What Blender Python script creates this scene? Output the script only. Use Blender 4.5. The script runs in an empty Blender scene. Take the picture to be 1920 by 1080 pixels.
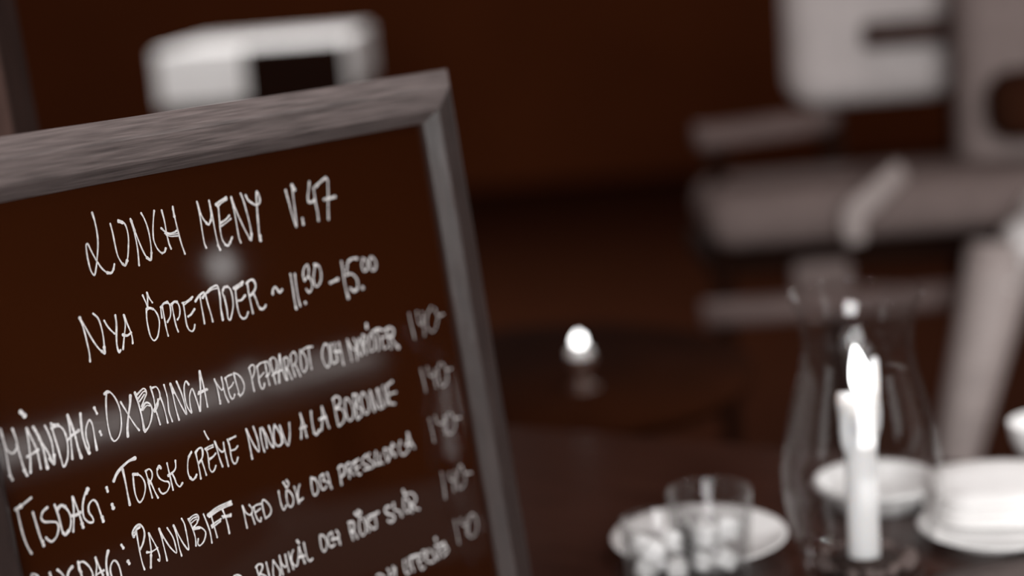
import bpy, bmesh, math, random
from mathutils import Vector, Matrix
random.seed(7)
S = bpy.context.scene
COL = S.collection

# ------------------------------------------------------------------ camera
F = 3200.0                                   # focal length in pixels of a 1920 wide frame
PITCH, ROLL, H = math.radians(11), math.radians(4.5), 1.062
right0 = Vector((1, 0, 0)); fwd = Vector((0, math.cos(PITCH), -math.sin(PITCH)))
up0 = Vector((0, math.sin(PITCH), math.cos(PITCH)))
CR = math.cos(ROLL) * right0 - math.sin(ROLL) * up0
CU = math.sin(ROLL) * right0 + math.cos(ROLL) * up0
CP = Vector((0, 0, H))
cd = bpy.data.cameras.new('camera'); cam = bpy.data.objects.new('camera', cd); COL.objects.link(cam)
cam.matrix_world = Matrix(((CR.x, CU.x, -fwd.x, CP.x), (CR.y, CU.y, -fwd.y, CP.y), (CR.z, CU.z, -fwd.z, CP.z), (0, 0, 0, 1)))
cd.sensor_width = 36.0; cd.lens = F / 1920 * 36.0; cd.clip_start = 0.02
cd.dof.use_dof = True; cd.dof.focus_distance = 0.94; cd.dof.aperture_fstop = 2.4
cd.dof.aperture_blades = 8; cd.dof.aperture_rotation = math.radians(12)
S.camera = cam

# ------------------------------------------------------------------ world, exposure
S.view_settings.view_transform = 'Standard'; S.view_settings.look = 'None'
S.view_settings.exposure = 0.3; S.view_settings.gamma = 1.0; S.view_settings.use_curve_mapping = False
W = bpy.data.worlds.new('world'); S.world = W; W.use_nodes = True
bg = W.node_tree.nodes['Background']; bg.inputs[0].default_value = (0.050, 0.0128, 0.0046, 1); bg.inputs[1].default_value = 1.0

def area(name, loc, target, sx, sy, power, col=(1, .99, .985)):
    l = bpy.data.lights.new(name, 'AREA'); l.shape = 'RECTANGLE'; l.size = sx; l.size_y = sy; l.energy = power; l.color = col
    o = bpy.data.objects.new(name, l); COL.objects.link(o); o.location = loc
    o.rotation_euler = (Vector(target) - Vector(loc)).to_track_quat('-Z', 'Z').to_euler()
    return o
WX = 3.2                                      # inner face of the right wall
area('added_fill_near', (WX + .25, -1.5, 1.65), (0, -1.5, 1.5), 2.2, 1.5, 14)  # added side fill from the right, out of view
area('added_fill_far', (WX + .25, 4.3, 1.65), (0, 4.1, 1.4), 2.2, 1.5, 42)  # added side fill for the sofa, out of view
area('added_fill_behind', (.1, -3.35, 1.75), (.2, 0, 1.0), 2.2, 1.4, 156)  # added front fill behind the camera for candle, board and plates

def ray(x, y):
    a, b = (x - 960) / F, (y - 540) / F
    return a * CR - b * CU + fwd
def at(x, y, Z): return CP + ray(x, y) * Z
def aty(x, y, Y):
    d = ray(x, y); return CP + d * (Y / d.y)
def onz(x, y, z):
    d = ray(x, y); return CP + d * ((z - H) / d.z)

# ------------------------------------------------------------------ materials
def new_mat(name):
    m = bpy.data.materials.new(name); m.use_nodes = True
    return m, m.node_tree, m.node_tree.nodes['Principled BSDF']
def mat(name, col, rough=.6, spec=.3, var=.12, scale=14, bump=0.0, stretch=None, ior=None, sss=0):
    m, nt, b = new_mat(name)
    b.inputs['Roughness'].default_value = rough; b.inputs['Specular IOR Level'].default_value = spec
    if ior: b.inputs['IOR'].default_value = ior
    tc = nt.nodes.new('ShaderNodeTexCoord'); mp = nt.nodes.new('ShaderNodeMapping'); no = nt.nodes.new('ShaderNodeTexNoise')
    if stretch: mp.inputs['Scale'].default_value = stretch
    no.inputs['Scale'].default_value = scale; no.inputs['Detail'].default_value = 6
    rp = nt.nodes.new('ShaderNodeValToRGB')
    c = Vector(col)
    rp.color_ramp.elements[0].position = .3; rp.color_ramp.elements[1].position = .7
    rp.color_ramp.elements[0].color = (*(c * (1 - var)), 1); rp.color_ramp.elements[1].color = (*[min(1, k) for k in c * (1 + var)], 1)
    L = nt.links
    L.new(tc.outputs['Object'], mp.inputs[0]); L.new(mp.outputs[0], no.inputs['Vector']); L.new(no.outputs['Fac'], rp.inputs[0]); L.new(rp.outputs[0], b.inputs['Base Color'])
    if bump:
        bm = nt.nodes.new('ShaderNodeBump'); bm.inputs['Strength'].default_value = bump; bm.inputs['Distance'].default_value = .002
        L.new(no.outputs['Fac'], bm.inputs['Height']); L.new(bm.outputs[0], b.inputs['Normal'])
    if sss:
        b.inputs['Subsurface Weight'].default_value = sss; b.inputs['Subsurface Radius'].default_value = (.02, .017, .015); b.inputs['Subsurface Scale'].default_value = 1
    return m
def glow(name, col, k):
    m, nt, b = new_mat(name); b.inputs['Base Color'].default_value = (0, 0, 0, 1)
    b.inputs['Emission Color'].default_value = (*col, 1); b.inputs['Emission Strength'].default_value = k
    return m
def thin_glass(name, tint=.93, rough=.03, edge=.55, haze=.3, power=3.2):
    m, nt, b = new_mat(name); nt.nodes.remove(b)
    out = nt.nodes['Material Output']; tr = nt.nodes.new('ShaderNodeBsdfTransparent'); gl = nt.nodes.new('ShaderNodeBsdfGlossy')
    df = nt.nodes.new('ShaderNodeBsdfDiffuse'); df.inputs[0].default_value = (.5, .49, .48, 1)
    ad = nt.nodes.new('ShaderNodeMixShader'); ad.inputs[0].default_value = haze
    tr.inputs[0].default_value = (tint, tint, tint, 1); gl.inputs['Roughness'].default_value = rough
    lw = nt.nodes.new('ShaderNodeLayerWeight'); lw.inputs[0].default_value = .5
    pw = nt.nodes.new('ShaderNodeMath'); pw.operation = 'POWER'; pw.inputs[1].default_value = power
    ml = nt.nodes.new('ShaderNodeMath'); ml.operation = 'MULTIPLY_ADD'; ml.inputs[1].default_value = edge; ml.inputs[2].default_value = .03
    mx = nt.nodes.new('ShaderNodeMixShader'); L = nt.links
    L.new(lw.outputs['Facing'], pw.inputs[0]); L.new(pw.outputs[0], ml.inputs[0]); L.new(ml.outputs[0], mx.inputs[0])
    L.new(gl.outputs[0], ad.inputs[1]); L.new(df.outputs[0], ad.inputs[2])
    L.new(tr.outputs[0], mx.inputs[1]); L.new(ad.outputs[0], mx.inputs[2]); L.new(mx.outputs[0], out.inputs[0])
    return m
def real_glass(name, ior=1.45, col=(.97, .97, .97)):
    m, nt, b = new_mat(name); b.inputs['Base Color'].default_value = (*col, 1); b.inputs['Roughness'].default_value = .02
    b.inputs['IOR'].default_value = ior; b.inputs['Transmission Weight'].default_value = 1
    return m

DK = (.105, .0265, .0068)                       # the dark brown of the room
M = dict(
    wall=mat('dark_brown_plaster', DK, .9, .1, .06, 3),
    floor=mat('dark_floor', (.036, .0096, .0033), .9, .05, .15, 6, 0, (1, 8, 1)),
    board=mat('black_gloss_board', (.0235, .0056, .0015), .05, .5, .05, 4, 0, None, 1.6),
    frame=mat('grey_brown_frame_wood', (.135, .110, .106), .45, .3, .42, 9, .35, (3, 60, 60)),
    framev_shaded=mat('grey_brown_frame_wood_upright_shaded', (.030, .0195, .0175), .38, .30, .38, 9, .35, (60, 60, 3)),  # same frame wood darkened, shade on the uprights put into the colour
    chalk=mat('white_chalk_ink', (.84, .82, .81), .8, .1, .26, 420, .2),
    post=mat('worn_post_wood', (.050, .028, .023), .85, .1, .3, 6, .2, (12, 12, 1)),
    table=mat('dark_varnished_wood', (.034, .0135, .0095), .26, .4, .35, 5, .05, (2, 14, 14)),
    tableleg=mat('dark_table_leg_wood', (.026, .007, .0024), .9, .03, .2, 8),
    wax=mat('white_wax', (.92, .915, .91), .55, .3, .02, 8, 0, None, None, .6),
    flame=glow('flame', (1, .985, .975), 7.5),
    wick=mat('burnt_wick', (.02, .012, .01), .9, .1),
    glass=thin_glass('hurricane_glass', .97, .03, .36, .08, 4.0),
    tglass=thin_glass('tumbler_glass', .95, .04, .9),
    water=thin_glass('water', .96, .03, .3),
    ice=mat('ice', (.90, .89, .885), .25, .5, .2, 60),
    china=mat('white_china', (.84, .835, .83), .25, .5, .02, 6),
    linen=mat('grey_linen', (.105, .084, .079), .9, .1, .12, 160, .2),
    holder=mat('black_iron', (.018, .008, .005), .6, .3),
    pebble=mat('grey_pebble', (.11, .08, .073), .5, .4, .4, 30),
    cloth=mat('white_tablecloth', (.88, .87, .86), .9, .1, .04, 30),
    darkchair=mat('black_lacquer_chair', (.016, .005, .0022), .8, .08, .1),
    dimwood=mat('dull_brown_wood', (.15, .108, .10), .6, .2, .15, 7, 0, (1, 10, 10)),
    palewood2=mat('pale_beige_wool', (.42, .37, .355), .95, .05, .1, 60),
    palewood=mat('pale_wood', (.40, .345, .33), .55, .3, .15, 7, 0, (1, 10, 10)),
    uph=mat('mid_grey_upholstery', (.19, .148, .139), .95, .05, .12, 40),
    uphm=mat('grey_side_upholstery', (.27, .218, .206), .95, .05, .12, 40),
    strap=mat('brown_leather', (.07, .042, .036), .7, .2),
    uphl=mat('pale_grey_upholstery', (.62, .57, .56), .95, .05, .08, 30),
    darkcloth=mat('dark_brown_cloth', (.035, .012, .006), .95, .05, .1, 30),
    white=mat('white_wool', (.85, .84, .835), .95, .05, .05, 60),
    bronze=mat('brown_smoked_glass', (.07, .035, .025), .2, .5),
    lamp=mat('black_lamp_metal', (.02, .01, .006), .4, .5),
    bulb=glow('lamp_bulb', (1, .98, .96), 2.0),
    added_sash=mat('brown_added_window_wood', (.09, .03, .013), .6, .3),
)

# ------------------------------------------------------------------ builders
def link(name, me, m=None, parent=None, smooth=False):
    o = bpy.data.objects.new(name, me); COL.objects.link(o)
    if m: me.materials.append(m)
    if parent: o.parent = parent
    if smooth:
        for p in me.polygons: p.use_smooth = True
    return o
def bm_obj(name, bm, m, parent=None, smooth=False):
    bmesh.ops.recalc_face_normals(bm, faces=bm.faces)
    me = bpy.data.meshes.new(name); bm.to_mesh(me); bm.free()
    return link(name, me, m, parent, smooth)
def tag(o, label, cat, group=None, kind=None):
    o['label'] = label; o['category'] = cat
    if group: o['group'] = group
    if kind: o['kind'] = kind
    return o
def empty(name, loc, label, cat, group=None, rot=None):
    o = bpy.data.objects.new(name, None); COL.objects.link(o); o.empty_display_size = .05
    if rot is not None: o.matrix_world = Matrix.Translation(loc) @ rot.to_4x4()
    else: o.location = loc
    return tag(o, label, cat, group)
def struct(o): o['kind'] = 'structure'; return o
I3 = Matrix.Identity(3)
def add_box(bm, c, s, bev=0, seg=3, rot=None):
    t = bmesh.new(); bmesh.ops.create_cube(t, size=1)
    for v in t.verts: v.co = Vector((v.co.x * s[0], v.co.y * s[1], v.co.z * s[2]))
    if bev: bmesh.ops.bevel(t, geom=list(t.edges), offset=bev, segments=seg, profile=.5, affect='EDGES')
    for v in t.verts: v.co = (rot @ v.co if rot else v.co) + Vector(c)
    me = bpy.data.meshes.new('tmp'); t.to_mesh(me); t.free(); bm.from_mesh(me); bpy.data.meshes.remove(me)
def box(name, c, s, m, parent=None, bev=0, seg=3, rot=None, smooth=False):
    bm = bmesh.new(); add_box(bm, c, s, bev, seg, rot)
    return bm_obj(name, bm, m, parent, smooth)
def lathe(name, prof, m, parent=None, loc=(0, 0, 0), n=48, sx=1, sy=1, wob=None):
    bm = bmesh.new(); rings = []
    for r, z in prof:
        if r < 1e-6: rings.append([bm.verts.new((loc[0], loc[1], loc[2] + z))])
        else: rings.append([bm.verts.new((loc[0] + sx * r * math.cos(2 * math.pi * i / n) , loc[1] + sy * r * math.sin(2 * math.pi * i / n), loc[2] + z + (wob(r, z, i / n) if wob else 0))) for i in range(n)])
    for a, b in zip(rings, rings[1:]):
        for i in range(n):
            j = (i + 1) % n
            q = [a[i % len(a)], a[j % len(a)], b[j % len(b)], b[i % len(b)]]
            q = list(dict.fromkeys(q))
            if len(q) > 2:
                try: bm.faces.new(q)
                except ValueError: pass
    return bm_obj(name, bm, m, parent, True)
def catmull(P, n=6):
    if len(P) < 3:
        return [P[0].lerp(P[-1], i / n) for i in range(n + 1)] if len(P) == 2 else P
    out = []
    for i in range(len(P) - 1):
        p1, p2 = P[i], P[i + 1]
        p0 = P[i - 1] if i else p1 * 2 - p2
        p3 = P[i + 2] if i + 2 < len(P) else p2 * 2 - p1
        d = (p2 - p1).length
        m1 = (p2 - p0) * .5; m2 = (p3 - p1) * .5
        for mm in (m1, m2):
            if mm.length > d: mm *= d / mm.length
        for k in range(n):
            t = k / n; t2, t3 = t * t, t * t * t
            out.append((2 * t3 - 3 * t2 + 1) * p1 + (t3 - 2 * t2 + t) * m1 + (-2 * t3 + 3 * t2) * p2 + (t3 - t2) * m2)
    out.append(P[-1]); return out
def tube(name, pts, rad, m, parent=None, n=12, sub=6, flat=1.0):
    P = catmull([Vector(p) for p in pts], sub) if sub else [Vector(p) for p in pts]
    N = len(P); bm = bmesh.new(); rings = []
    for i, p in enumerate(P):
        tn = (P[min(i + 1, N - 1)] - P[max(i - 1, 0)]).normalized()
        a = tn.cross(Vector((0, 1, 0.01))).normalized(); b = tn.cross(a)
        f = i / (N - 1) * (len(rad) - 1); k = min(int(f), len(rad) - 2); r = rad[k] + (rad[k + 1] - rad[k]) * (f - k)
        rings.append([bm.verts.new(p + r * (math.cos(2 * math.pi * j / n) * a + flat * math.sin(2 * math.pi * j / n) * b)) for j in range(n)])
    for A, B in zip(rings, rings[1:]):
        for j in range(n): bm.faces.new((A[j], A[(j + 1) % n], B[(j + 1) % n], B[j]))
    bm.faces.new(rings[0]); bm.faces.new(rings[-1])
    return bm_obj(name, bm, m, parent, True)

# ------------------------------------------------------------------ the room
struct(box('floor', (0, 3, -.05), (12, 12, .1), M['floor']))
struct(box('wall_back', (0, 8.05, 1.4), (12, .1, 2.8), M['wall']))
struct(box('wall_left', (-4.05, 3, 1.4), (.1, 10, 2.8), M['wall']))
bm = bmesh.new()
for (y0, y1, z0, z1) in ((-3, -2.6, 0, 2.8), (-2.6, -.4, 0, .9), (-2.6, -.4, 2.4, 2.8), (-.4, 3.2, 0, 2.8), (3.2, 5.4, 0, .9), (3.2, 5.4, 2.4, 2.8), (5.4, 8, 0, 2.8)):
    add_box(bm, (WX + .06, (y0 + y1) / 2, (z0 + z1) / 2), (.12, y1 - y0, z1 - z0))
struct(bm_obj('wall_right', bm, M['wall']))
for k, (y0, y1) in enumerate(((-2.6, -.4), (3.2, 5.4))):
    bm = bmesh.new(); ym = (y0 + y1) / 2
    for yy in (y0 + .03, ym, y1 - .03): add_box(bm, (WX + .06, yy, 1.65), (.06, .06, 1.5), .004)
    for zz in (.93, 2.37): add_box(bm, (WX + .06, ym, zz), (.06, y1 - y0, .06), .004)
    struct(bm_obj('added_window_%d' % (k + 1), bm, M['added_sash']))  # unseen frames added around the two side fills

bm = bmesh.new()
for (x0, x1, z0, z1) in ((-4, -1.05, 0, 2.8), (-1.05, 1.25, 0, 1.0), (-1.05, 1.25, 2.5, 2.8), (1.25, WX, 0, 2.8)):
    add_box(bm, ((x0 + x1) / 2, -3.06, (z0 + z1) / 2), (x1 - x0, .12, z1 - z0))
struct(bm_obj('wall_front', bm, M['wall']))
bm = bmesh.new()
for xx in (-1.02, .1, 1.22): add_box(bm, (xx, -3.06, 1.75), (.06, .06, 1.5), .004)
for zz in (1.03, 2.47): add_box(bm, (.1, -3.06, zz), (2.3, .06, .06), .004)
struct(bm_obj('added_window_3', bm, M['added_sash']))  # unseen frame added around the fill behind the camera

# ------------------------------------------------------------------ the menu board
HV = Vector((2440, -800, F)); d1 = (HV.x * CR - HV.y * CU + HV.z * fwd).normalized()
sv = F * F / 397.4
d2 = (.165 * sv * CR - sv * CU + F * fwd).normalized()
nb = d2.cross(d1).normalized()
if nb.dot(-fwd) < 0: nb = -nb
PB = at(300, 430, .95)
def onboard(x, y, off=0.0):
    d = ray(x, y); return CP + d * (((PB + nb * off - CP).dot(nb)) / d.dot(nb))
O0 = onboard(-73, 394)
UL = -.0085                                   # the surface runs a little further left than the first letters
BW = .3600                                    # writing surface width
T = .60                                       # table height
vt = (O0.z - T) / -d2.z                       # distance from the upper inner edge down to the table
FW = .033                                     # moulding width
BH = vt - FW - .003
base = O0 + d2 * vt + d1 * (BW / 2)
rotB = Matrix((d1, -nb, -d2)).transposed()
board = empty('menu_board', base, 'black lunch menu board with white handwriting in a grey wooden frame', 'menu board', None, rotB)
def loc(u, v, h): return Vector((u - BW / 2, -h, vt - v))   # board coordinates -> local
def uv(x, y, off=0.0):
    P = onboard(x, y, off) - O0; return P.dot(d1), P.dot(d2)
bm = bmesh.new(); add_box(bm, loc((BW + UL) / 2, BH / 2, -.004), (BW - UL + .012, .008, BH + .012))
bm_obj('panel', bm, M['board'], board)
prof = [(0, -.001), (0, .002), (.0006, .0028), (.0070, .0104), (.0082, .0112), (.0208, .0119), (.0222, .0114), (.0322, .0030), (.033, .0018), (.033, -.014), (0, -.014)]
def rail(a, b, na, m):          # a,b inner corners (u,v); na outward dirs at each end (mitred)
    bm = bmesh.new(); R = []
    for P, o in ((a, na[0]), (b, na[1])):
        R.append([bm.verts.new(loc(P[0] + o[0] * w, P[1] + o[1] * w, h)) for w, h in prof])
    n = len(prof)
    for i in range(n): bm.faces.new((R[0][i], R[0][(i + 1) % n], R[1][(i + 1) % n], R[1][i]))
    bm.faces.new(R[0]); bm.faces.new(R[1])
    return bm_obj('frame_rail', bm, m, board)
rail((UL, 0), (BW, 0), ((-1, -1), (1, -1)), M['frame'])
rail((BW, 0), (BW, BH), ((1, -1), (1, 1)), M['framev_shaded'])
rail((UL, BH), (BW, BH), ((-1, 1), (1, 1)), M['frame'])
rail((UL, 0), (UL, BH), ((-1, -1), (-1, 1)), M['framev_shaded'])
# back support, hinged at the upper rail and standing on the table
e1 = rotB.transposed() @ (Vector((0, 0, 0)))
topl = loc(BW / 2, .03, -.018)
tgt = rotB.transposed() @ ((base - nb * .16) * 1 - base); tgt.z = (-(rotB @ Vector((tgt.x, tgt.y, 0))).z) / (rotB @ Vector((0, 0, 1))).z + .004
tube('support_leg', [topl, (topl + tgt) / 2, tgt], [.008, .008], M['framev_shaded'], board, 8, 2)

# handwriting: every stroke is traced as a polyline and laid on the panel as a thin ribbon of chalk ink
CROPS = []
def crop(line, x0, y0, s, w, strokes): CROPS.append((line, x0, y0, s, w, strokes))
crop('1lunch heading', 150, 370, 6.75, 4.3, ["155,195 190,310 222,480 228,620 218,770 205,900 183,985 140,930 105,800 85,680 80,600 100,590 150,690 210,800 280,900 350,955 400,955 425,910 437,845",
 "*1.25:350,955 400,955 425,910", "385,335 415,450 445,600 480,740 530,830 575,865 600,800 612,680 615,520 600,420 570,340 520,300 485,290", "*1.4:492,305 535,318", "*1.3:545,845 575,862 598,800",
 "640,275 690,450 730,650 750,860", "*1.3:650,300 690,420", "650,300 720,490 790,660 840,750 900,795 905,720 900,620 880,480 850,360 810,260 775,200", "*1.3:850,765 898,790 906,700",
 "940,170 930,280 925,420 935,540 975,640 1030,700 1075,690 1090,645", "*.6:1082,640 1064,700 1040,715", "1035,165 1070,300 1100,470 1130,590 1155,650", "1175,120 1200,250 1240,420 1280,570 1330,715", "*1.2:1178,150 1195,240",
 "1030,390 1080,435 1140,455 1200,440 1225,420", "*.6:1075,455 1150,472 1240,458", "*.6:1090,475 1150,494 1240,487"])
crop('1lunch heading', 350, 340, 7.714, 4.1, ["150,295 190,480 230,740 260,900 285,960", "160,320 210,480 260,570 320,620 350,570 355,480 340,380 325,280", "*1.3:290,605 322,625 352,560", "330,300 370,480 410,700 450,890 485,990", "*1.2:455,925 485,985",
 "460,370 475,550 490,720 520,850 570,920 600,930 630,880 660,810", "*1.4:430,335 480,290 570,238", "*.8:450,370 500,315 582,264", "*1.1:490,600 560,560 618,495", "*.8:505,645 570,600 640,540", "*1.3:560,915 600,928 632,880",
 "645,230 690,430 730,660 760,820 785,885", "*1.2:648,240 680,380", "655,260 720,430 800,610 870,750 935,850 935,740 905,580 860,410 820,270 780,175", "*1.3:915,825 937,850 938,760",
 "*1.1:855,205 890,270 940,310 1000,340 1050,320 1060,260 1040,190 1015,145 1010,220 1015,330 1025,480 1040,650 1050,770 1068,850", "*1.4:1065,790 1070,850"])
crop('0week number beside the heading', 520, 320, 9, 4.2, ["140,330 190,510 240,700 290,860 325,950 325,880 310,760 290,600 270,440 258,330 250,250", "*1.5:250,250 292,320", "*1.25:425,812 440,900", "540,190 530,320 515,440 530,520 560,540 620,510", "*1.2:530,520 560,538 625,500", "610,280 630,420 650,560 680,700 695,840", "660,265 720,195 810,120 850,160 855,250 860,400 858,600 865,820", "*1.2:655,262 720,195 815,125", "*1.2:790,485 880,465 975,440"])
crop('2opening hours', 140, 540, 7.2, 4.3, ["70,405 120,540 165,720 200,880 210,990", "*1.3:70,405 115,505", "75,420 140,520 230,680 320,810 410,885 400,780 385,640 350,490 310,400 250,345", "*1.3:370,855 410,885 400,800", "400,440 440,510 490,570 540,615", "*1.1:550,370 565,480 565,640 570,760 585,830 605,870 620,840", "665,365 685,490 670,660 655,825", "670,370 710,480 760,600 780,680 785,745", "*1.25:655,632 710,642 762,605",
 "920,100 960,190 985,250", "975,60 985,150 985,250", "980,70 1010,140 1050,195", "970,280 975,420 1000,560 1030,660 1075,710 1120,660 1140,560 1145,450 1115,350 1060,280 1000,265 970,290", "*1.2:975,290 1010,272 1060,285"])
crop('2opening hours', 300, 500, 7.714, 4.2, ["30,740 15,600 50,535 100,510 140,550 155,630 150,720 110,800", "35,570 60,720 90,880 120,1000", "*1.3:15,585 60,530 105,515", "170,560 200,510 240,505 275,560 290,640 280,720 255,765", "*1.3:170,545 205,512 245,512", "175,560 200,700 230,840 265,940", "340,540 365,700 385,830 420,910 465,935 495,900 505,840", "325,525 390,500 470,440", "*.8:345,555 400,515 455,470", "*1.1:410,720 450,690 500,615",
 "*1.2:515,500 560,430 630,370 640,410 620,445", "580,430 600,560 630,720 645,820", "*1.15:630,430 680,370 740,310 820,270 850,330 870,450 880,590 895,680 910,765", "660,410 700,560 740,690 765,790", "*.6:690,380 760,330 825,312", "925,440 905,370 920,310 970,285 1020,330 1050,440 1060,560 1040,690 1015,770 985,740 970,620 930,430", "*1.3:910,340 930,300 975,290", 
 "1090,320 1105,470 1125,600 1155,700 1200,750 1250,730 1275,660", "*1.3:1072,310 1120,272 1195,225", "1110,315 1190,262", "*1.1:1135,490 1180,480 1230,420", "1265,230 1280,360 1310,510 1345,670", "*1.25:1255,240 1300,195 1350,195 1382,260 1378,320 1340,385 1310,415", "1350,380 1390,470 1430,580 1480,615 1515,590 1530,555", "*1.2:1450,605 1485,612 1520,580"])
crop('dopening times in figures', 500, 470, 8.309, 4.0, ["*1.25:95,670 100,610 130,565 165,600 205,650 240,610", "370,365 400,540 430,740 460,900", "440,365 460,540 490,720 525,860", "*1.2:455,880 465,905", "*1.3:603,810 606,822", "585,455 568,380 580,280 632,215 655,290 650,390 620,430 590,465", "650,400 700,470 712,560 690,620 655,650 620,600", "755,230 740,330 730,440 750,530 790,560 840,480 850,360 820,250 770,215", "*1.2:745,215 800,230", "*1.3:992,500 1108,445", "1165,170 1190,310 1210,470 1240,620 1270,730", "*1.3:1258,670 1272,730", "1410,125 1340,120 1270,170 1255,250 1250,330", "*1.2:1405,122 1340,122 1285,155", "1240,380 1320,360 1400,430 1420,510 1410,600 1360,635 1305,585", "*1.3:1305,590 1360,630 1410,600", "*1.4:1493,570 1497,580", "1500,120 1485,220 1510,310 1560,300 1575,200 1530,130 1495,120", "1620,95 1600,190 1640,300 1690,290 1705,200 1670,120 1620,95"])
crop('3monday dish', 0, 740, 6, 5.0, ["5,390 50,560 85,750 110,880 140,955", "15,430 70,610 140,660 190,600 190,530 140,385", "190,560 230,700 270,830 305,905", "*1.2:110,910 140,955", "*1.2:275,850 305,905", "*1.7:235,195 275,235", "300,380 325,560 340,700 345,875", "305,390 360,500 410,610 440,730 460,830", "*1.1:310,695 370,660 425,620", "*1.2:375,365 440,480 490,620 515,740 535,825", "440,500 530,630 610,785 600,650 580,530 545,430 505,350", "*1.2:560,720 612,782 608,680",
 "575,325 600,430 650,590 690,730 720,810 760,720 765,600 750,490 710,390 640,340 580,340", "*1.4:585,375 650,345", "760,230 785,380 800,540 815,720", "*1.2:762,240 810,350 850,480 880,600 915,705", "*1.2:760,510 820,450 885,405", "*1.2:905,215 915,340 935,480 970,590 1005,655", "1000,640 1000,580 970,480 970,370 1005,285 1040,340 1065,480 1090,620", "*1.1:1062,150 1090,212", "*1.1:1125,418 1140,452"])
crop('3monday dish', 180, 680, 6.355, 4.2, ["100,370 140,340 190,370 240,440 280,540 300,660 300,780 270,890 220,935 180,890 145,760 125,600 120,450 125,370", "*1.3:105,372 145,350", "295,470 350,560 410,660 470,750 515,805", "*1.4:410,395 405,500 385,640 375,780 380,875", "*1.2:465,360 510,500 545,640 575,800", "480,390 560,310 590,320 600,370 570,450 545,520", "500,430 560,350 582,340", "*.8:520,460 575,380", "*1.1:545,560 590,480 640,490 670,560 660,670 625,770 585,820", "*.7:560,565 605,510 640,515",
 "650,290 690,430 705,540 730,620 765,735", "670,300 720,290 755,350 760,420 720,490 690,570", "770,420 800,500 830,610 855,715", "*1.2:740,440 735,500 715,555 700,580", "810,265 850,410 870,580 910,700", "885,250 920,400 950,540 990,680", "*1.2:888,258 920,360", "895,270 970,420 1030,540 1080,615 1060,510 1020,370 960,225", "1105,260 1070,220 1050,290 1060,420 1090,530 1140,600 1125,520 1115,400 1145,310 1190,420 1240,575", "*1.1:1235,105 1245,300 1245,480 1240,570", "1240,110 1280,270 1310,420 1330,525", "*1.1:1220,372 1280,340 1325,320", "*.9:1225,350 1315,312"])
crop('3monday dish', 390, 640, 8.31, 3.7, ["100,590 135,700 165,820 190,965", "*1.2:188,930 192,965", "110,620 170,710 220,760 235,690 210,560", "215,590 240,720 275,850 320,945", "270,570 300,680 330,810 370,895 400,885 415,830", "265,580 310,540 370,515", "320,740 370,690 395,640", "400,500 430,620 470,760 500,845 550,790 565,690 530,590 470,520 400,490", "470,820 500,850", "640,410 680,570 700,680 720,775", "640,420 670,375 710,370 725,430 715,510 690,570", "760,390 785,520 800,640 840,740 870,720 880,660", "765,395 810,345 880,320", "790,580 870,490",
 "890,330 910,450 930,560 960,680", "880,320 930,320 960,390 965,470 930,540 905,545", "970,290 1000,430 1030,560 1055,660", "965,290 1010,250 1060,290 1070,370 1060,450 1010,530", "*1.1:1115,210 1110,350 1105,500 1110,640", "1115,210 1140,330 1160,440 1190,520 1220,600", "1000,530 1080,480 1160,440", "1180,270 1200,390 1220,500 1240,600", "1180,270 1220,245 1250,290 1250,370 1215,440", "1240,440 1280,520 1310,585", "1285,220 1300,340 1330,450 1360,545", "1285,220 1330,165 1370,210 1375,300 1340,370", "1370,380 1400,450 1440,540", "1435,140 1440,280 1460,420 1500,480 1540,400 1535,290 1490,190 1440,140", "1480,130 1550,90 1625,85", "1565,110 1580,230 1600,350 1615,430"])
crop('3monday dish', 590, 590, 7.111, 3.7, ["130,390 100,480 105,590 140,670 180,700 205,620 200,500 170,400 130,390", "220,390 215,500 225,600 255,650 310,610", "265,380 280,480 300,580", "320,370 350,480 370,590 385,665", "*1.2:265,490 330,490", "435,330 460,450 480,540 495,615", "440,350 490,440 545,470 560,400 520,320", "550,420 570,600", "590,320 570,430 590,520 630,540 640,440 610,330 590,320", "640,270 650,400 690,520", "640,270 680,290 670,370 650,390", "740,260 720,380 740,480 790,470 800,360 760,260", "*1.5:690,130 695,172", "*1.2:770,230 840,190 910,210", "830,220 840,340 850,470", "890,300 900,400 930,450 960,430", "900,310 950,285", "*1.2:950,200 1000,170 1050,200 1040,280 990,300", "960,210 990,340 1020,450", "1020,300 1060,370 1110,430", "*1.7:1105,425 1112,435"])
crop('8price on the first row', 450, 300, 2.7, 1.8, ["855,775 870,845 885,905", "895,765 902,815 916,835 928,805 922,768", "925,795 935,890", "968,740 946,795 950,850 980,868 1002,805 985,748", "*1.1:1008,788 1030,780"])
crop('4tuesday dish', 0, 880, 6, 4.8, ["190,440 220,580 260,740 310,870 355,945", "*1.5:180,450 235,415", "*.9:235,412 290,370 350,320", "370,485 410,620 450,750 490,855", "*1.3:480,815 492,855", "530,430 480,480 465,550 500,590 580,590 640,600 660,660 640,750 590,810 550,800 520,770", "615,400 660,530 700,690 730,735 780,690 800,590 780,490 730,420 690,400 650,430", "*1.3:650,445 690,410 730,420", "*1.3:712,715 735,735 775,690", "815,310 830,450 830,600 825,700", "820,315 870,440 910,560 935,650", "*1.4:925,615 936,650", "*1.3:810,522 860,512 905,485", "985,220 950,300 930,420 945,540 1000,595 1050,590 1040,540 1000,480 1000,400 1045,345 1085,370 1120,460 1160,585", "*1.5:985,225 970,265", "*1.3:1150,540 1162,582", "*1.1:1200,208 1212,248", "*1.5:1262,398 1274,432"])
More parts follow.
